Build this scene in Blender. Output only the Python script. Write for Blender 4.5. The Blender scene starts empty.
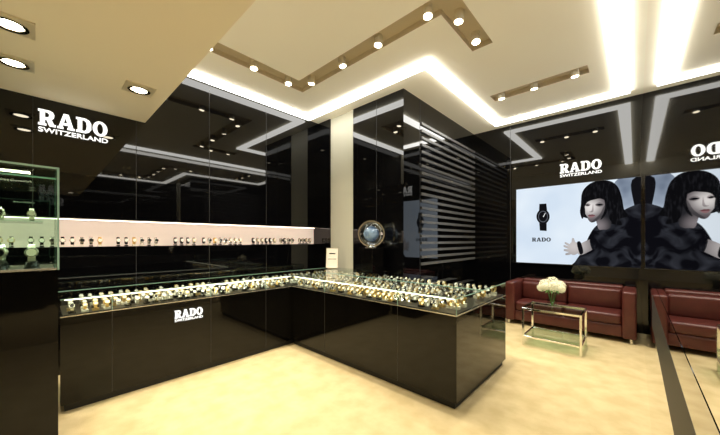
import bpy, bmesh, math, random
from mathutils import Vector, Matrix, Euler
random.seed(7)
S=math.sin(math.radians(42.8)); C=math.cos(math.radians(42.8)); F=297.0; H=1.6
scene=bpy.context.scene
scene.view_settings.view_transform='Standard'
scene.view_settings.look='None'

# ---------------------------------------------------------------- materials
def pmat(name,col,rough=.5,metal=0,ior=1.5,emit=None,es=0,noise=None,bump=0,coat=0):
    m=bpy.data.materials.new(name); m.use_nodes=True
    nt=m.node_tree; b=nt.nodes['Principled BSDF']
    b.inputs['Base Color'].default_value=(*col,1)
    b.inputs['Roughness'].default_value=rough
    b.inputs['Metallic'].default_value=metal
    b.inputs['IOR'].default_value=ior
    b.inputs['Coat Weight'].default_value=coat
    if emit:
        b.inputs['Emission Color'].default_value=(*emit,1)
        b.inputs['Emission Strength'].default_value=es
    if noise:
        sc,col2,det=noise
        tc=nt.nodes.new('ShaderNodeTexCoord')
        n=nt.nodes.new('ShaderNodeTexNoise'); n.inputs['Scale'].default_value=sc; n.inputs['Detail'].default_value=det
        r=nt.nodes.new('ShaderNodeValToRGB')
        r.color_ramp.elements[0].position=.35; r.color_ramp.elements[1].position=.65
        r.color_ramp.elements[0].color=(*col,1); r.color_ramp.elements[1].color=(*col2,1)
        nt.links.new(tc.outputs['Object'],n.inputs['Vector'])
        nt.links.new(n.outputs['Fac'],r.inputs['Fac'])
        nt.links.new(r.outputs['Color'],b.inputs['Base Color'])
        if bump:
            n2=nt.nodes.new('ShaderNodeTexNoise'); n2.inputs['Scale'].default_value=160
            bp=nt.nodes.new('ShaderNodeBump'); bp.inputs['Strength'].default_value=bump; bp.inputs['Distance'].default_value=.01
            nt.links.new(tc.outputs['Object'],n2.inputs['Vector'])
            nt.links.new(n2.outputs['Fac'],bp.inputs['Height'])
            nt.links.new(bp.outputs['Normal'],b.inputs['Normal'])
    return m
def emat(name,col,s):
    m=bpy.data.materials.new(name); m.use_nodes=True
    nt=m.node_tree; nt.nodes.clear()
    e=nt.nodes.new('ShaderNodeEmission'); e.inputs['Color'].default_value=(*col,1); e.inputs['Strength'].default_value=s
    o=nt.nodes.new('ShaderNodeOutputMaterial'); nt.links.new(e.outputs[0],o.inputs[0])
    return m
def glassmat(name,col=(.93,.97,.95),ior=1.45):
    m=bpy.data.materials.new(name); m.use_nodes=True
    nt=m.node_tree; nt.nodes.clear()
    t=nt.nodes.new('ShaderNodeBsdfTransparent'); t.inputs[0].default_value=(*col,1)
    g=nt.nodes.new('ShaderNodeBsdfGlossy'); g.inputs['Roughness'].default_value=.02
    f=nt.nodes.new('ShaderNodeFresnel'); f.inputs['IOR'].default_value=ior
    ge=nt.nodes.new('ShaderNodeNewGeometry'); mu=nt.nodes.new('ShaderNodeMath'); mu.operation='SUBTRACT'; mu.use_clamp=True
    x=nt.nodes.new('ShaderNodeMixShader'); o=nt.nodes.new('ShaderNodeOutputMaterial')
    nt.links.new(f.outputs[0],mu.inputs[0]); nt.links.new(ge.outputs['Backfacing'],mu.inputs[1])
    nt.links.new(mu.outputs[0],x.inputs[0]); nt.links.new(t.outputs[0],x.inputs[1]); nt.links.new(g.outputs[0],x.inputs[2]); nt.links.new(x.outputs[0],o.inputs[0])
    return m
M_black=pmat('black_glass',(.002,.002,.0024),.02,ior=1.5)
M_lacq=pmat('black_lacquer',(.003,.0027,.0025),.04,ior=1.38)
M_mirror=pmat('dark_mirror_glass',(.64,.63,.61),.015,1.0)
M_dmirror=pmat('smoked_mirror_glass',(.16,.15,.14),.03,1.0)
M_seam=pmat('panel_seam',(.03,.03,.03),.4)
M_ceil=pmat('ceiling_paint_glow',(.90,.84,.67),.7,noise=(1.2,(.92,.86,.69),2),emit=(1,.91,.70),es=.13)  # weak emission put into the paint to brighten the ceiling; not a lamp
M_soff=pmat('soffit_paint_glow',(.88,.80,.62),.7,emit=(1,.88,.65),es=.05)  # faint self-glow in the paint lifts soffit and front wall brightness
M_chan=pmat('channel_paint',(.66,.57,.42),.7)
M_floor=pmat('carpet',(.55,.435,.22),.85,noise=(5,(.65,.53,.29),8),bump=.5)
M_strip=emat('cove_light',(1,.985,.93),11)
M_cream=pmat('cream_panel',(.60,.58,.46),.5)
M_niche=pmat('backlit_panel',(.75,.62,.52),.5,emit=(1,.79,.66),es=.46)
M_glass=glassmat('clear_glass')
M_gglass=glassmat('green_glass',(.86,.95,.89))
M_edge=pmat('glass_edge',(.25,.42,.33),.1,emit=(.6,.8,.6),es=.10)  # bright glass edge put into the material as a faint glow
M_chrome=pmat('chrome',(.8,.8,.78),.08,1)
M_steel=pmat('steel',(.82,.80,.74),.25,.8)
M_gold=pmat('gold',(.95,.68,.28),.3,.8)
M_white=pmat('white_ceramic',(.9,.86,.78),.2)
M_blk=pmat('black_ceramic',(.012,.012,.012),.15)
M_card=pmat('card_white',(.9,.84,.70),.6)
M_deck=pmat('display_deck',(.03,.023,.016),.35)
M_led=emat('led_warm',(1,.86,.64),9)
M_nfill=emat('niche_fill',(1,.84,.70),7)  # added fill light for the fronts of the backlit shelf watches
M_bulb=emat('lamp_bulb',(1,.88,.64),25)
M_sign=emat('sign_letters',(1,.98,.92),1.5)
M_leather=pmat('burgundy_leather',(.078,.016,.012),.38,noise=(9,(.098,.021,.016),4))
M_petal=pmat('petal_white',(.9,.87,.66),.6,emit=(1,.95,.7),es=.12)  # petal brightness partly painted in as emission
M_leaf=pmat('leaf_green',(.08,.2,.04),.5)
M_blkmat=pmat('matte_black',(.008,.008,.008),.5)
M_louv=pmat('louvre_metal',(.15,.148,.145),.35,.3)
M_body=pmat('lamp_body',(.8,.74,.6),.4,.3)

# ---------------------------------------------------------------- helpers
def link(o,parent=None):
    scene.collection.objects.link(o)
    if parent: o.parent=parent
    return o
def empty(name,loc=(0,0,0)):
    e=bpy.data.objects.new(name,None); e.empty_display_size=.1; e.location=loc; link(e); return e
class MB:
    def __init__(s): s.v=[];s.f=[];s.mi=[];s.mats=[]
    def m(s,mat):
        if mat not in s.mats: s.mats.append(mat)
        return s.mats.index(mat)
    def add(s,vs,fs,mat,M=None):
        b=len(s.v); i=s.m(mat)
        for p in vs:
            p=Vector(p); s.v.append(tuple(M@p) if M else tuple(p))
        for f in fs: s.f.append([b+k for k in f]); s.mi.append(i)
    def box(s,x0,x1,y0,y1,z0,z1,mat,M=None):
        x0,x1=min(x0,x1),max(x0,x1);y0,y1=min(y0,y1),max(y0,y1);z0,z1=min(z0,z1),max(z0,z1)
        vs=[(x0,y0,z0),(x1,y0,z0),(x1,y1,z0),(x0,y1,z0),(x0,y0,z1),(x1,y0,z1),(x1,y1,z1),(x0,y1,z1)]
        s.add(vs,[(0,3,2,1),(4,5,6,7),(0,1,5,4),(1,2,6,5),(2,3,7,6),(3,0,4,7)],mat,M)
    def cyl(s,r0,r1,z0,z1,mat,M=None,n=16,caps=True):
        vs=[(r0*math.cos(2*math.pi*k/n),r0*math.sin(2*math.pi*k/n),z0) for k in range(n)]+[(r1*math.cos(2*math.pi*k/n),r1*math.sin(2*math.pi*k/n),z1) for k in range(n)]
        fs=[(k,(k+1)%n,n+(k+1)%n,n+k) for k in range(n)]
        if caps: fs+=[tuple(range(n-1,-1,-1)),tuple(range(n,2*n))]
        s.add(vs,fs,mat,M)
    def lathe(s,prof,mat,M=None,n=24):
        vs=[];fs=[]
        for r,z in prof:
            for k in range(n): a=2*math.pi*k/n; vs.append((r*math.cos(a),r*math.sin(a),z))
        for i in range(len(prof)-1):
            for k in range(n): fs.append((i*n+k,i*n+(k+1)%n,(i+1)*n+(k+1)%n,(i+1)*n+k))
        s.add(vs,fs,mat,M)
    def obj(s,name,parent=None,bevel=0,smooth=False,seg=3):
        me=bpy.data.meshes.new(name); me.from_pydata(s.v,[],s.f)
        for m in s.mats: me.materials.append(m)
        me.polygons.foreach_set('material_index',s.mi)
        if smooth: me.polygons.foreach_set('use_smooth',[True]*len(s.f))
        me.update()
        o=bpy.data.objects.new(name,me); link(o,parent)
        if bevel:
            b=o.modifiers.new('bevel','BEVEL'); b.width=bevel; b.segments=seg; b.limit_method='ANGLE'
        return o
def box(name,x0,x1,y0,y1,z0,z1,mat,parent=None,bevel=0,smooth=False,seg=3):
    m=MB(); m.box(x0,x1,y0,y1,z0,z1,mat); return m.obj(name,parent,bevel,smooth,seg)
def unproj_y(px,py,Y):
    r=(px-360)/F; X=(r*C-S)*Y/(C+r*S); D=-S*X+C*Y
    return X,H+(240-py)*D/F

# ---------------------------------------------------------------- room shell
XL=-5.0; XR=.1; YB=7.0; YF=-2.5; HC=4.1; HS=3.23; YS=1.0
box('floor',-5.3,XR+.15,YF-.15,YB+.15,-.1,0,M_floor)
# left wall with lit display niche
ZN0,ZN1=1.517,1.86
seams=(-1.05,-.05,.9,1.85,2.85)
m=MB(); m.box(-5.3,XL,YF,4.08,0,ZN0,M_black)
for y in seams: m.box(XL,XL+.002,y-.003,y+.003,0,ZN0,M_seam)
m.obj('wall_left_lower')
m=MB(); m.box(-5.3,XL,YF,4.08,ZN1,HC,M_black)
for y in seams: m.box(XL,XL+.002,y-.003,y+.003,ZN1,HC,M_seam)
m.obj('wall_left_upper')
box('wall_left_niche',-5.3,-5.16,YF,4.08,ZN0,ZN1,M_niche)
m=MB(); m.box(XL-.02,XL+.004,YF,4.08,ZN1-.006,ZN1+.006,M_steel); m.box(XL-.04,XL-.025,YF+.05,4.0,ZN1-.012,ZN1-.004,M_nfill); m.obj('trim_1')  # steel trim, plus the added glowing bar that lights the shelf watches
# wall between the left wall and the block
m=MB()
m.box(-5.3,-4.62,4.08,4.4,0,HC,M_black)
m.box(-4.62,-3.96,4.10,4.4,0,HC,M_cream)
m.obj('wall_back_left')
# black block with louvred side
m=MB()
m.box(-3.96,-2.8,4.08,YB,0,HC,M_black)
for y in (4.59,): m.box(-2.8,-2.797,y-.005,y+.005,0,HC,M_seam)
m.box(-3.38,-3.374,4.077,4.08,1.05,HC,M_seam)
z=1.15
while z<3.75:
    m.box(-2.8,-2.775,4.62,YB,z,z+.045,M_louv); z+=.125
m.obj('wall_block')
m=MB()
m.box(-2.8,XR+.15,YB,YB+.15,0,HC,M_black)
for x in (-2.0,): m.box(x-.004,x+.004,YB-.002,YB,0,HC,M_seam)
m.obj('wall_back')
m=MB()
m.box(XR,XR+.15,YF,YB,0,HC,M_mirror)
m.box(XR-.0015,XR,.3,3.3,.93,1.17,M_blkmat)
m.box(XR-.0012,XR,.3,3.3,1.17,1.29,M_dmirror)
m.obj('wall_right')
box('wall_front',-5.3,XR+.15,YF-.15,YF,0,HC,M_soff)
# main ceiling with recessed channels (height-field cells)
ch=[(-4.13,-3.87,1.15,3.03),(-4.13,-1.32,2.77,3.03),(-1.58,-1.32,2.77,3.9),(-1.85,-.5,5.32,5.58)]
xs=sorted({-5.3,XR+.15}|{c[0] for c in ch}|{c[1] for c in ch}); ys=sorted({YS,YB+.15}|{c[2] for c in ch}|{c[3] for c in ch})
def deep(i,j):
    if i<0 or j<0 or i>=len(xs)-1 or j>=len(ys)-1: return False
    cx=(xs[i]+xs[i+1])/2; cy=(ys[j]+ys[j+1])/2
    return any(a<cx<b and c<cy<d for a,b,c,d in ch)
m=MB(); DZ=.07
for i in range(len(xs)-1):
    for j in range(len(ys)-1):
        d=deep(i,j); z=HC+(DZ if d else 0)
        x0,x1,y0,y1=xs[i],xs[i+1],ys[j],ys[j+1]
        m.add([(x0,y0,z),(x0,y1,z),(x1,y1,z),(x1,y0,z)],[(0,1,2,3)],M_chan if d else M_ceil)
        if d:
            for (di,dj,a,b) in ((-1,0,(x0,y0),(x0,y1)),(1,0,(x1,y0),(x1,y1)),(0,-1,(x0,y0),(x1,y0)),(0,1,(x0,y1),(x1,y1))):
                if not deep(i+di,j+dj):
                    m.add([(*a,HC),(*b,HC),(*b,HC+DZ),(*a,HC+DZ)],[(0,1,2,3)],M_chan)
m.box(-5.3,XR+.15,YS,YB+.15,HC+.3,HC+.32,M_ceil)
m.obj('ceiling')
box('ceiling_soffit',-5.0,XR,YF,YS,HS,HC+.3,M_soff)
# perimeter light coves
m=MB(); zt=HC-.04
def st(x0,x1,y0,y1): m.box(x0,x1,y0,y1,zt,HC-.001,M_strip)
st(-4.93,-4.78,YS+.01,3.78); st(-4.78,-2.07,3.63,3.78); st(-2.22,-2.07,3.78,6.72); st(-2.07,-.24,6.57,6.72); st(-.24,-.06,YS+.01,6.72)
m.obj('cove_light')

# ---------------------------------------------------------------- signs
LET={'R':(1.0,[[(0,0),(.46,0),(.46,.14),(.38,.14),(.38,.38),(.46,.38),(.62,0),(.98,0),(.98,.14),(.88,.14),(.74,.44),(.87,.56),(.9,.74),(.82,.92),(.62,1),(0,1),(0,.86),(.1,.86),(.1,.14),(0,.14)],[(.38,.54),(.38,.86),(.5,.86),(.6,.78),(.6,.62),(.5,.54)]]),
'A':(1.04,[[(0,0),(.36,0),(.36,.13),(.29,.13),(.33,.26),(.62,.26),(.66,.13),(.58,.13),(.58,0),(1.02,0),(1.02,.13),(.94,.13),(.66,1),(.36,1),(.08,.13),(0,.13)],[(.38,.4),(.58,.4),(.48,.74)]]),
'D':(.98,[[(0,0),(.6,0),(.82,.1),(.95,.3),(.95,.7),(.82,.9),(.6,1),(0,1),(0,.86),(.1,.86),(.1,.14),(0,.14)],[(.38,.14),(.38,.86),(.52,.86),(.64,.74),(.66,.5),(.64,.26),(.52,.14)]]),
'O':(1.0,[[(.49+.49*math.cos(a*math.pi/12),.5+.52*math.sin(a*math.pi/12)) for a in range(24)],[(.49+.2*math.cos(a*math.pi/12),.5+.37*math.sin(a*math.pi/12)) for a in range(24)]])}
def letters(name,parent,width,height,mat,depth=.006):
    cu=bpy.data.curves.new(name,'CURVE'); cu.dimensions='2D'; cu.fill_mode='BOTH'; cu.extrude=depth
    tot=sum(LET[c][0]+.06 for c in 'RADO')-.06; x=0
    for c in 'RADO':
        adv,loops=LET[c]
        for lp in loops:
            sp=cu.splines.new('POLY'); sp.points.add(len(lp)-1); sp.use_cyclic_u=True
            for k,(a,b) in enumerate(lp): sp.points[k].co=((x+a)/tot*width,b*height,0,1)
        x+=adv+.06
    cu.materials.append(mat); o=bpy.data.objects.new(name,cu); link(o,parent); return o
def smalltext(name,parent,body,width,size,mat,loc,depth=.004):
    cu=bpy.data.curves.new(name,'FONT'); cu.body=body; cu.size=size; cu.extrude=depth; cu.offset=.002*size/.1
    cu.materials.append(mat); o=bpy.data.objects.new(name,cu); link(o,parent); o.location=loc
    bpy.context.view_layer.update()
    w=o.dimensions.x
    if w>0: o.scale=(width/w,1,1)
    return o
def sign(name,loc,rot,w,h,mat=M_sign,sub=True):
    e=empty(name,loc); e.rotation_euler=rot
    letters('main_lettering',e,w,h,mat)
    if sub: smalltext('small_lettering',e,'SWITZERLAND',w,h*.42,mat,(0,-h*.42,0))
    return e
R90=math.radians(90)
sign('wall_sign',(XL+.012,-.01,2.92),(R90,0,R90),.61,.18)
sign('wall_sign',(-1.09,YB-.012,2.91),(R90,0,0),.645,.18)
sign('counter_sign',(-3.855,1.05,.70),(R90,0,R90),.30,.09)

# ---------------------------------------------------------------- counters
ZB=.888; ZT=1.05
def watch(m,loc,yaw,tilt,s,kind):
    M=Matrix.Translation(loc)@Matrix.Rotation(yaw,4,'Z')@Matrix.Rotation(tilt,4,'X')@Matrix.Scale(s,4)
    strap,case,dial=[(M_steel,M_steel,M_blk),(M_gold,M_gold,M_white),(M_white,M_steel,M_white),(M_blk,M_steel,M_white),(M_steel,M_gold,M_white)][kind]
    n=10; w=.010
    vs=[];fs=[]
    for k in range(n):
        a=2*math.pi*k/n
        for r in (.85,1):
            for x in (-w,w): vs.append((x,.024*r*math.cos(a)+.0,.034*r*math.sin(a)))
    for k in range(n):
        a=4*k;b=4*((k+1)%n)
        fs+=[(a+2,a+3,b+3,b+2),(a,b,b+1,a+1),(a,a+2,b+2,b),(a+1,b+1,b+3,a+3)]
    m.add(vs,fs,strap,M)
    T=M@Matrix.Translation((0,-.023,0))@Matrix.Rotation(R90,4,'X')
    m.cyl(.019,.017,0,.008,case,T,12); m.cyl(.014,.014,.008,.0085,dial,T,10)
def counter_body(m,x0,x1,y0,y1):
    m.box(x0,x1,y0,y1,.07,ZB,M_lacq); m.box(x0+.03,x1-.03,y0+.03,y1-.03,0,.07,M_blkmat)
# left counter
c1=empty('display_counter',(-4.2,2,0)); off=Vector((4.2,-2,0))
def sub(mb,name,par,offv,**k):
    o=mb.obj(name,par,**k); o.location=offv; return o
m=MB(); counter_body(m,-4.5,-3.87,.13,4.07)
for y in (.5,1.45,2.2): m.box(-3.87,-3.868,y-.003,y+.003,.07,ZB,M_seam)
sub(m,'cabinet',c1,off,bevel=.004,seg=1)
m=MB(); m.box(-4.48,-3.89,.15,4.05,ZB,ZB+.012,M_deck); sub(m,'deck',c1,off)
def panes(m,x0,x1,y0,y1,z0,z1,sides,mat=M_glass,t=.006):
    m.box(x0,x1,y0,y1,z1-t,z1,mat)
    if 'E' in sides: m.box(x1-t,x1,y0,y1,z0,z1-t,mat)
    if 'W' in sides: m.box(x0,x0+t,y0,y1,z0,z1-t,mat)
    if 'S' in sides: m.box(x0,x1,y0,y0+t,z0,z1-t,mat)
    if 'N' in sides: m.box(x0,x1,y1-t,y1,z0,z1-t,mat)
m=MB(); panes(m,-4.5,-3.87,.13,4.07,ZB,ZT,'EW'); sub(m,'glass_case',c1,off)
m=MB()
m.box(-3.872,-3.866,.13,2.62,ZT-.004,ZT+.003,M_edge); m.box(-3.872,-3.865,.13,2.62,ZB-.004,ZB+.006,M_steel)
for y in (.5,1.45,2.2): m.box(-3.875,-3.866,y-.003,y+.003,ZB,ZT,M_edge)
m.box(-4.5,-4.495,.13,4.05,ZT-.006,ZT+.002,M_edge)
m.box(-4.485,-4.46,.16,4.04,ZB+.015,ZB+.06,M_blkmat)
sub(m,'edge_trim',c1,off)
m=MB(); m.box(-3.890,-3.884,.16,2.6,ZT-.014,ZT-.008,M_led); sub(m,'led_strip',c1,off)
# peninsula
c2=empty('display_counter',(-2.5,3.3,0)); off2=Vector((2.5,-3.3,0))
PX0,PX1,PY0,PY1=-3.865,-1.22,2.64,4.07
m=MB(); m.box(PX0,PX1,PY0,PY1,.07,ZB,M_lacq); m.box(PX0,PX1-.03,PY0+.03,PY1-.03,0,.07,M_blkmat)
for x in (-3.1,-1.89): m.box(x-.003,x+.003,PY0-.002,PY0,.07,ZB,M_seam)
sub(m,'cabinet',c2,off2,bevel=.004,seg=1)
m=MB(); m.box(PX0,PX1-.02,PY0+.02,PY1-.02,ZB,ZB+.012,M_deck); sub(m,'deck',c2,off2)
m=MB(); panes(m,PX0,PX1,PY0,PY1,ZB,ZT,'ES'); sub(m,'glass_case',c2,off2)
m=MB()
m.box(PX0,PX1,PY0-.002,PY0+.004,ZT-.004,ZT+.003,M_edge); m.box(PX1-.004,PX1+.002,PY0,PY1,ZT-.004,ZT+.003,M_edge)
m.box(PX0,PX1,PY0-.003,PY0+.004,ZB-.004,ZB+.006,M_steel); m.box(PX1-.004,PX1+.003,PY0,PY1,ZB-.004,ZB+.006,M_steel)
m.box(PX1-.003,PX1+.003,PY0-.003,PY0+.003,ZB,ZT,M_edge)
for x in (-3.1,-1.89): m.box(x-.003,x+.003,PY0-.003,PY0+.003,ZB,ZT,M_edge)
for y in (3.3,): m.box(PX0,PX1,y-.008,y+.008,ZT-.01,ZT+.002,M_edge)
sub(m,'edge_trim',c2,off2)
m=MB(); m.box(PX0+.05,PX1-.03,PY0+.012,PY0+.018,ZT-.014,ZT-.008,M_led); sub(m,'led_strip',c2,off2)

# watches inside the counters
m=MB(); zd=ZB+.012
def item(m,x,y,zz,yaw):
    s=random.uniform(1.0,1.35)
    if random.random()<.6: m.box(x-.03,x+.03,y-.026,y+.026,zd,zd+.018+zz,random.choice([M_card,M_blk,M_card,M_gold,M_blk]))
    watch(m,(x,y,zd+.055+zz),yaw,-.6,s,random.choice([0,1,1,2,3,4,4]))
y=.22
while y<3.98:
    for rx,zz in ((-3.96,0),(-4.10,.008),(-4.24,.016),(-4.38,.024)):
        if random.random()<.9: item(m,rx,y+random.uniform(-.012,.012),zz,R90)
    y+=.082
m.obj('watch_display')
m=MB()
x=-3.78
while x<-1.26:
    for ry,zz in ((2.73,0),(2.87,.01),(3.01,.018),(3.15,.026),(3.42,.0),(3.58,.01),(3.74,.018),(3.90,.026)):
        if random.random()<.84: item(m,x+random.uniform(-.012,.012),ry,zz,0 if ry<3.3 else random.choice([0,.4,-.4]))
    x+=.082
m.obj('watch_display')
# watches on the niche shelf
m=MB()
y=-1.9
while y<3.95:
    for k in range(random.choice([4,5,6,8])):
        if y>3.95: break
        m.box(-5.09,-5.03,y-.018,y+.018,ZN0+.001,ZN0+.018,random.choice([M_blk,M_card,M_blk]))
        watch(m,(-5.06,y,ZN0+.018+.037*1.5),R90,-.15,1.5,random.choice([0,1,4,3,4,0,3,1]))
        y+=.085
    y+=random.choice([.06,.1,.16])
m.obj('shelf_watch_row')

# ---------------------------------------------------------------- tall glass showcase
sc=empty('glass_showcase',(-3.55,-.5,0)); so=Vector((3.55,.5,0))
m=MB(); m.box(-3.86,-3.28,-1.4,.10,0,1.37,M_lacq); sub(m,'plinth',sc,so)
m=MB(); panes(m,-3.86,-3.28,-1.4,.10,1.39,2.15,'EWNS',M_gglass,.008); sub(m,'glass_case',sc,so)
m=MB()
for x in (-3.86,-3.28):
    for y in (-1.4,-.6,.10): m.box(x-.006,x+.006,y-.006,y+.006,1.37,2.157,M_edge)
    m.box(x-.006,x+.006,-1.4,.1,2.147,2.16,M_edge); m.box(x-.006,x+.006,-1.4,.1,1.37,1.385,M_steel)
for y in (-1.4,.1): m.box(-3.86,-3.28,y-.006,y+.006,2.147,2.16,M_edge)
m.box(-3.84,-3.30,-1.38,.08,1.37,1.382,M_deck)
m.box(-3.8,-3.34,-1.3,.02,1.74,1.748,M_gglass)
m.box(-3.6,-3.56,-.25,-.05,2.135,2.142,M_led)
sub(m,'case_frame',sc,so)
m=MB()
for y in (-.55,-.38,-.2,-.04):
    for x in (-3.42,-3.62):
        m.cyl(.045,.03,1.382,1.43,M_blk,Matrix.Translation((x,y,0)),14)
        watch(m,(x,y,1.50),R90,-.1,2.0,random.choice([0,0,1,2]))
        watch(m,(x,y,1.80),R90,-.1,1.3,random.choice([0,3,1,2]))
sub(m,'watches',sc,so)

# ---------------------------------------------------------------- lamps
def spot_lamp(name,x,y,z,energy,tilt=(0,0),size=.045,recess=False,cone=95):
    e=empty(name,(x,y,z))
    m=MB()
    if recess:
        m.box(-.13,.13,-.13,.13,-.012,-.001,M_body)
        m.lathe([(.10,-.012),(.10,-.022),(.075,-.022),(.07,-.013)],M_chrome,None,24)
        m.cyl(.065,.065,-.018,-.013,M_bulb,None,24)
        o=m.obj('fixture',e)
        lz=-.05
    else:
        m.cyl(.05,.05,-.0,.03,M_body,Matrix.Translation((0,0,.04)),16)
        T=Matrix.Rotation(tilt[0],4,'X')@Matrix.Rotation(tilt[1],4,'Y')
        m.cyl(size+.012,size,-.05,.06,M_body,T,18)
        m.cyl(size,size,-.053,-.050,M_bulb,T,18)
        o=m.obj('fixture',e); lz=-.1
    l=bpy.data.lights.new('lamp','SPOT'); l.energy=energy; l.color=(1,.89,.72); l.spot_size=math.radians(cone); l.spot_blend=.8; l.shadow_soft_size=.05
    lo=bpy.data.objects.new('lamp',l); link(lo,e); lo.location=(0,0,lz); lo.rotation_euler=(tilt[0],tilt[1],0)
    return e
for x,y in ((-4.0,1.47),(-4.0,2.09),(-4.0,2.66),(-3.72,2.9),(-3.03,2.9),(-2.37,2.9),(-1.67,2.9),(-1.45,3.2),(-1.45,3.68)):
    spot_lamp('track_spotlight',x,y,HC+.0,135,(random.uniform(-.15,.15),random.uniform(-.15,.15)))
for x in (-1.7,-1.2,-.66): spot_lamp('track_spotlight',x,5.45,HC+.0,130,(.15,0))
for x,y in ((-3.44,-.15),(-4.16,-.16),(-3.92,.73),(-2.2,-.6),(-1.2,-.6)):
    spot_lamp('recessed_downlight',x,y,HS,110,recess=True)

# ---------------------------------------------------------------- video screen
YP=YB-.035
vs=empty('video_screen',(-.9,YB,1.9)); vo=Vector((.9,-YB,-1.9))
x0,x1=-1.87,.075; z0,z1=1.126,2.68
def screenmat(name,c1,c2,s,scale=1.3,lo=.35,hi=.6,dist=0,sx=1,sy=1,rot=0):
    m=bpy.data.materials.new(name); m.use_nodes=True; nt=m.node_tree; nt.nodes.clear()
    tc=nt.nodes.new('ShaderNodeTexCoord'); n=nt.nodes.new('ShaderNodeTexNoise'); n.inputs['Scale'].default_value=scale; n.inputs['Distortion'].default_value=dist
    mp=nt.nodes.new('ShaderNodeMapping'); mp.inputs['Scale'].default_value=(sx,sy,1); mp.inputs['Rotation'].default_value=(0,0,rot)
    r=nt.nodes.new('ShaderNodeValToRGB'); r.color_ramp.elements[0].position=lo; r.color_ramp.elements[1].position=hi
    r.color_ramp.elements[0].color=(*c1,1); r.color_ramp.elements[1].color=(*c2,1)
    e=nt.nodes.new('ShaderNodeEmission'); e.inputs[1].default_value=s; o=nt.nodes.new('ShaderNodeOutputMaterial')
    nt.links.new(tc.outputs['Object'],mp.inputs[0]); nt.links.new(mp.outputs[0],n.inputs['Vector']); nt.links.new(n.outputs['Fac'],r.inputs['Fac']); nt.links.new(r.outputs['Color'],e.inputs[0]); nt.links.new(e.outputs[0],o.inputs[0])
    return m
def radmat(name,cx,cy,rad,c1,c2):
    # printed soft tonal gradient around an artwork point
    X,Z=unproj_y(cx,cy,YP)
    m=bpy.data.materials.new(name); m.use_nodes=True; nt=m.node_tree; nt.nodes.clear()
    tc=nt.nodes.new('ShaderNodeTexCoord'); vm=nt.nodes.new('ShaderNodeVectorMath'); vm.operation='DISTANCE'; vm.inputs[1].default_value=(X,Z,0)
    mr=nt.nodes.new('ShaderNodeMapRange'); mr.interpolation_type='SMOOTHSTEP'; mr.inputs['From Max'].default_value=rad
    r=nt.nodes.new('ShaderNodeMix'); r.data_type='RGBA'; r.inputs[6].default_value=(*c1,1); r.inputs[7].default_value=(*c2,1)
    e=nt.nodes.new('ShaderNodeEmission'); o=nt.nodes.new('ShaderNodeOutputMaterial')
    nt.links.new(tc.outputs['Object'],vm.inputs[0]); nt.links.new(vm.outputs['Value'],mr.inputs['Value']); nt.links.new(mr.outputs[0],r.inputs[0]); nt.links.new(r.outputs[2],e.inputs[0]); nt.links.new(e.outputs[0],o.inputs[0])
    return m
M_sbg=screenmat('screen_background',(.66,.77,.90),(.78,.87,.96),1.0,1.0)
m=MB(); m.box(x0-.015,x1+.0,YP+.001,YB-.001,z0-.015,z1+.015,M_blkmat); sub(m,'bezel',vs,vo)
m=MB(); m.add([(x0,YP,z0),(x1,YP,z0),(x1,YP,z1),(x0,YP,z1)],[(0,1,2,3)],M_sbg); sub(m,'panel',vs,vo)
layer=[0]
def poly(name,pts,mat,smooth=True):
    layer[0]+=1; Y=YP-.0005*layer[0]
    if smooth:
        n=len(pts); out=[]
        for i in range(n):
            p0,p1,p2,p3=[Vector(pts[(i+k-1)%n]) for k in range(4)]
            for t in (0,.25,.5,.75):
                q=.5*((2*p1)+(-p0+p2)*t+(2*p0-5*p1+4*p2-p3)*t*t+(-p0+3*p1-3*p2+p3)*t**3); out.append((q.x,q.y))
        pts=out
    cu=bpy.data.curves.new(name,'CURVE'); cu.dimensions='2D'; cu.fill_mode='BOTH'
    sp=cu.splines.new('POLY'); sp.points.add(len(pts)-1); sp.use_cyclic_u=True
    for k,(a,b) in enumerate(pts):
        X,Z=unproj_y(a,b,YP); X=min(X,x1); Z=max(min(Z,z1),z0)
        sp.points[k].co=(X,Z,0,1)
    cu.materials.append(mat)
    o=bpy.data.objects.new(name,cu); link(o,vs); o.rotation_euler=(R90,0,0); o.location=(vo.x,Y+vo.y,vo.z)
    return o
def E(n,c): return emat(n,c,1.0)
K=E('print_black',(.006,.006,.008))
HR=screenmat('print_hair',(.004,.004,.005),(.018,.018,.022),1.0,14,.5,.78,.6,2.2,.5,.35)
DG=screenmat('print_dress',(.004,.004,.006),(.05,.054,.068),1.0,3.2,.45,.85,1.6)
SK=radmat('print_skin',590,207,.26,(.80,.76,.74),(.12,.10,.11))
SKA=radmat('print_skin_arm',574,246,.42,(.60,.56,.55),(.08,.07,.08))
SKM=radmat('print_skin_mid',590,206,.26,(.46,.41,.41),(.06,.055,.06))
SK2=radmat('print_neck',598,226,.22,(.24,.21,.22),(.02,.02,.024)); LP=E('print_lips',(.15,.05,.06)); GR=screenmat('print_grey',(.14,.18,.25),(.50,.58,.70),1.0,2.2,.3,.7)
GD=E('print_grey_dark',(.12,.13,.16)); WH=E('print_white',(.93,.96,1))
poly('backdrop_shade',[(618,178),(650,172),(652,272),(606,268),(603,230),(612,200)],GR)
poly('dark_fabric',[(632,180),(652,174),(656,240),(640,222),(634,204)],K)
poly('dress',[(602,222),(594,228),(588,238),(583,250),(575,262),(572,271),(655,275),(655,212),(642,204),(630,207),(617,214)],DG)
poly('hair_back',[(581,204),(582,193),(588,185),(598,180.5),(610,181),(618,187),(622,198),(624,209),(628,216),(620,219),(622,225),(612,224),(604,222),(598,216),(586,213),(582.5,219),(580,212)],HR)
poly('neck',[(596,214),(608,208),(611,219),(610,228),(600,230),(597,224)],SK2)
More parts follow.
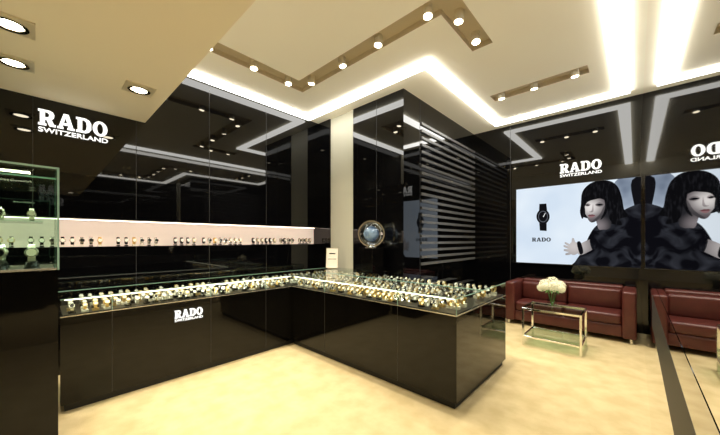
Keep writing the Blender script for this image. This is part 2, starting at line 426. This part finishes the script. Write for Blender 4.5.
poly('face',[(584.3,200),(586,195),(592,192),(601,193),(606.5,199),(607.4,206),(604,213),(599,218.5),(593.5,222.3),(589.8,221.6),(586.6,216.5),(584.6,210),(583.6,205)],SK)
poly('jaw_shade',[(607,203),(605.6,211),(600,217.8),(594.5,222),(591,222),(596,218),(600.5,213),(603.5,207)],SKM)
poly('eye_socket_1',[(584.6,205),(587.3,202.8),(590.6,204.6),(587.8,206.6)],SKM)
poly('eye_socket_2',[(595,204.8),(599.4,202.2),(603.6,204.6),(599.4,206.9)],SKM)
poly('eye_1',[(585,205.2),(587.4,204.2),(590,205.2),(587.6,205.9)],K)
poly('eye_2',[(595.6,205),(599.4,203.7),(603,204.8),(599.4,205.8)],K)
poly('nose_shade',[(593,204),(593.6,209.5),(592.9,212),(590.4,212.4),(588.9,211.6),(590.8,211.4),(592,209.4)],SKM)
poly('lip_upper',[(587.9,215.6),(589.8,214.5),(590.9,214.8),(592,214.4),(595.6,215.4),(591.4,215.9)],LP)
poly('lip_lower',[(588.4,215.9),(591.4,216),(595,215.7),(592.4,217.5),(589.8,217.4)],E('print_lips_light',(.28,.15,.16)))
poly('fringe',[(581,208),(582,195),(588,186.4),(601,183),(612,188.6),(619,199),(619,214),(615,222),(610,220),(608.2,212),(607.4,205),(605,200.6),(600,198.6),(594.6,199.6),(589.5,201),(586.2,203.6),(584.4,209),(584.6,216),(582.4,217)],HR)
poly('hair_lock_1',[(604,197),(607.5,203),(607.6,210),(604,217),(600.5,219.6),(603.6,213),(605.2,206)],HR)
poly('hair_lock_2',[(583,200),(585,208),(585.6,214),(588,218),(583,216.5),(581,209)],HR)
poly('forearm',[(577,247),(588,240),(603,236),(607,242),(592,250),(580,255)],SKA)
poly('palm',[(569,246),(572,242),(578,243.4),(580,251),(574,255),(569,252)],SKA)
for i,(a,b) in enumerate(((565.5,243),(564.4,246),(564.6,250),(566.2,254))):
    poly('finger_%d'%(i+1),[(571,245+i*2.3),(a,b-.9),(a-.7,b+.3),(a,b+1.1),(571,247.4+i*2.3)],SKA)
poly('thumb',[(572,244),(572,239),(573.4,238),(574.4,239.6),(576,244.6)],SKA)
poly('wrist_watch',[(577,243),(580.6,242),(583.4,252),(580,254)],K)
poly('sleeve',[(590,238),(600,230),(612,232),(616,244),(606,252),(594,252)],DG)
def circ(cx,cy,rx,ry=None,n=20): ry=ry or rx; return [(cx+rx*math.cos(2*math.pi*k/n),cy+ry*math.sin(2*math.pi*k/n)) for k in range(n)]
poly('product_strap',[(539.5,204),(546.5,203.6),(547.2,210),(546.8,223),(546.8,231),(540,230.6),(539.4,223),(539.2,210)],K,False)
poly('product_case',circ(543.2,216.6,6.6,7.4),K); poly('product_ring',circ(543.2,216.6,4.8,5.6),GD); poly('product_dial',circ(543.2,216.6,4.2,5.0),K)
poly('product_hand',[(543,217),(543.8,217),(545.8,213),(545.4,212.8)],WH,False)
tx,tz=unproj_y(532,241.5,YP); tx2,_=unproj_y(551,244,YP)
o=letters('printed_text',vs,tx2-tx,.08,K,.0005); o.rotation_euler=(R90,0,0); o.location=(tx+vo.x,YP-.006+vo.y,tz+vo.z)

# ---------------------------------------------------------------- sofa
sf=empty('sofa',(-.92,6.55,0)); o_=Vector((.92,-6.55,0))
def sp(name,*a,bevel=.03):
    m=MB(); m.box(*a,M_leather); o=m.obj(name,sf,bevel,True,4); o.location=o_; return o
sx0,sx1,sy0,sy1=-1.85,.02,6.13,6.93
sp('base',sx0+.16,sx1-.16,sy0+.03,sy1-.05,.08,.27)
sp('arm_1',sx0,sx0+.17,sy0,sy1,.07,.80,bevel=.035); sp('arm_2',sx1-.17,sx1,sy0,sy1,.07,.80,bevel=.035)
sp('backrest',sx0+.16,sx1-.16,sy1-.2,sy1,.2,.82,bevel=.035)
mid=(sx0+sx1)/2
sp('seat_cushion_1',sx0+.175,mid-.004,sy0+.01,sy1-.2,.27,.44,bevel=.045); sp('seat_cushion_2',mid+.004,sx1-.175,sy0+.01,sy1-.2,.27,.44,bevel=.045)
sp('back_cushion_1',sx0+.175,mid-.004,sy1-.33,sy1-.19,.43,.77,bevel=.05); sp('back_cushion_2',mid+.004,sx1-.175,sy1-.33,sy1-.19,.43,.77,bevel=.05)
m=MB()
for x in (sx0+.06,sx1-.06):
    for y in (sy0+.06,sy1-.06): m.cyl(.022,.018,0,.075,M_chrome,Matrix.Translation((x,y,0)),12)
sub(m,'feet',sf,o_)

# ---------------------------------------------------------------- coffee table
ct=empty('coffee_table',(-.9,5.33,0)); co=Vector((.9,-5.33,0))
tx0,tx1,ty0,ty1=-1.27,-.53,5.02,5.62; t=.028; zt=.58
m=MB()
for x in (tx0,tx1-t):
    for y in (ty0,ty1-t): m.box(x,x+t,y,y+t,0,zt-.012,M_chrome)
for z in (zt-.040,.12):
    for y in (ty0,ty1-t): m.box(tx0+t,tx1-t,y,y+t,z,z+t,M_chrome)
    for x in (tx0,tx1-t): m.box(x,x+t,ty0+t,ty1-t,z,z+t,M_chrome)
sub(m,'frame',ct,co,bevel=.002,seg=1)
m=MB(); m.box(tx0+.002,tx1-.002,ty0+.002,ty1-.002,zt-.012,zt,M_gglass); sub(m,'glass_top',ct,co)
m=MB(); m.box(tx0+t,tx1-t,ty0+t,ty1-t,.148,.156,M_gglass); sub(m,'glass_shelf',ct,co)

# flowers
fv=empty('flower_vase',(-.93,5.33,zt))
m=MB(); m.lathe([(.0,.0),(.05,.0),(.062,.03),(.068,.1),(.06,.17),(.066,.22),(.062,.22),(.056,.17),(.063,.1),(.056,.03),(.0,.012)],M_glass,None,28); m.obj('vase',fv,smooth=True)
m=MB()
for k in range(9):
    a=k*.7; T=Matrix.Rotation(.25*math.cos(a),4,'X')@Matrix.Rotation(.25*math.sin(a),4,'Y'); m.cyl(.005,.004,.02,.28,M_leaf,T,6)
for k in range(12):
    a=k*.52+.2; r0=.05; r1=.17; z0_=.22; c,s_=math.cos(a),math.sin(a)
    m.add([(c*r0,s_*r0,z0_),(c*(r0+r1)/2-s_*.03,s_*(r0+r1)/2+c*.03,z0_+.05),(c*r1,s_*r1,z0_+.0),(c*(r0+r1)/2+s_*.03,s_*(r0+r1)/2-c*.03,z0_+.05)],[(0,1,2,3)],M_leaf)
m.obj('stems',fv)
m=MB()
heads=[(0,0,.37,.085),(.1,0,.33,.075),(-.1,.01,.33,.075),(.03,.09,.33,.07),(.03,-.09,.32,.075),(-.07,-.07,.31,.065),(.12,-.05,.29,.055),(-.14,-.02,.28,.055)]
for hx,hy,hz,hr in heads:
    for k in range(90):
        z_=1-2*(k+.5)/90; r_=math.sqrt(1-z_*z_); a=k*2.39996
        n=Vector((r_*math.cos(a),r_*math.sin(a),z_)); p=Vector((hx,hy,hz))+n*hr*random.uniform(.88,1.05)
        q=n.to_track_quat('Z','Y').to_matrix().to_4x4()
        T=Matrix.Translation(p)@q@Matrix.Rotation(random.random()*3,4,'Z')
        for g in range(4):
            b=g*math.pi/2; c,s_=math.cos(b),math.sin(b); w=.015
            m.add([(0,0,0),(c*w*.6-s_*w*.5,s_*w*.6+c*w*.5,.003),(c*w*1.15,s_*w*1.15,.005),(c*w*.6+s_*w*.5,s_*w*.6-c*w*.5,.003)],[(0,3,2,1)],M_petal,T)
m.obj('blossoms',fv)

# ---------------------------------------------------------------- crystal globe on a plinth standing on the counter
gl=empty('crystal_globe',(-3.26,3.80,ZT))
M_globe=pmat('globe_glass',(.86,.93,1.0),.01,ior=1.45)
M_globe.node_tree.nodes['Principled BSDF'].inputs['Transmission Weight'].default_value=1.0
m=MB(); m.box(-.15,.15,-.15,.15,0,.42,M_lacq); m.obj('plinth',gl,bevel=.006,seg=2)
zc=.42+.035+.2
m=MB(); prof=[(.195*math.sin(math.pi*k/20),zc-.195*math.cos(math.pi*k/20)) for k in range(21)]
m.lathe(prof,M_globe,None,40); m.obj('sphere',gl,smooth=True)
M_core=pmat('globe_core',(.02,.06,.14),.25,noise=(9,(.45,.6,.75),3),emit=(.4,.6,1),es=.04)  # slight blue glow put into the core colour; no lamp inside
m=MB(); prof=[(.09*math.sin(math.pi*k/16),zc-.09*math.cos(math.pi*k/16)) for k in range(17)]
m.lathe(prof,M_core,None,32); m.obj('core',gl,smooth=True)
m=MB()
m.lathe([(0,.42),(.10,.42),(.10,.435),(.05,.45),(.045,zc-.185),(.0,zc-.185)],M_chrome,None,32)
TR=Matrix.Translation((0,0,zc))@Matrix.Rotation(math.radians(40),4,'Z')@Matrix.Rotation(R90,4,'X')
m.lathe([(.203,-.015),(.224,-.015),(.224,.015),(.203,.015),(.203,-.015)],M_chrome,TR,56)
m.obj('stand_ring',gl,smooth=False)

# small sign frame on the counter
ps=empty('tabletop_sign',(-4.25,3.8,ZT)); ps.rotation_euler=(0,0,.6)
m=MB(); T=Matrix.Rotation(-.12,4,'X')
m.box(-.12,.12,-.006,.006,.012,.40,M_chrome,T); m.box(-.112,.112,-.009,-.005,.02,.39,M_card,T); m.box(-.08,.08,-.05,.08,0,.012,M_chrome)
m.box(-.06,.06,-.0105,-.008,.28,.30,M_blk,T); m.box(-.08,.08,-.0105,-.008,.18,.19,M_blk,T)
m.obj('sign_plate',ps)

# ---------------------------------------------------------------- world + camera
w=bpy.data.worlds.new('world'); scene.world=w; w.use_nodes=True
w.node_tree.nodes['Background'].inputs[0].default_value=(.02,.02,.02,1)
cam=bpy.data.cameras.new('camera'); cam.lens=F/720*36; cam.sensor_width=36; cam.shift_y=22.5/720; cam.clip_start=.02
co_=bpy.data.objects.new('camera',cam); link(co_); co_.location=(0,0,H); co_.rotation_euler=(R90,0,math.radians(42.8))
scene.camera=co_
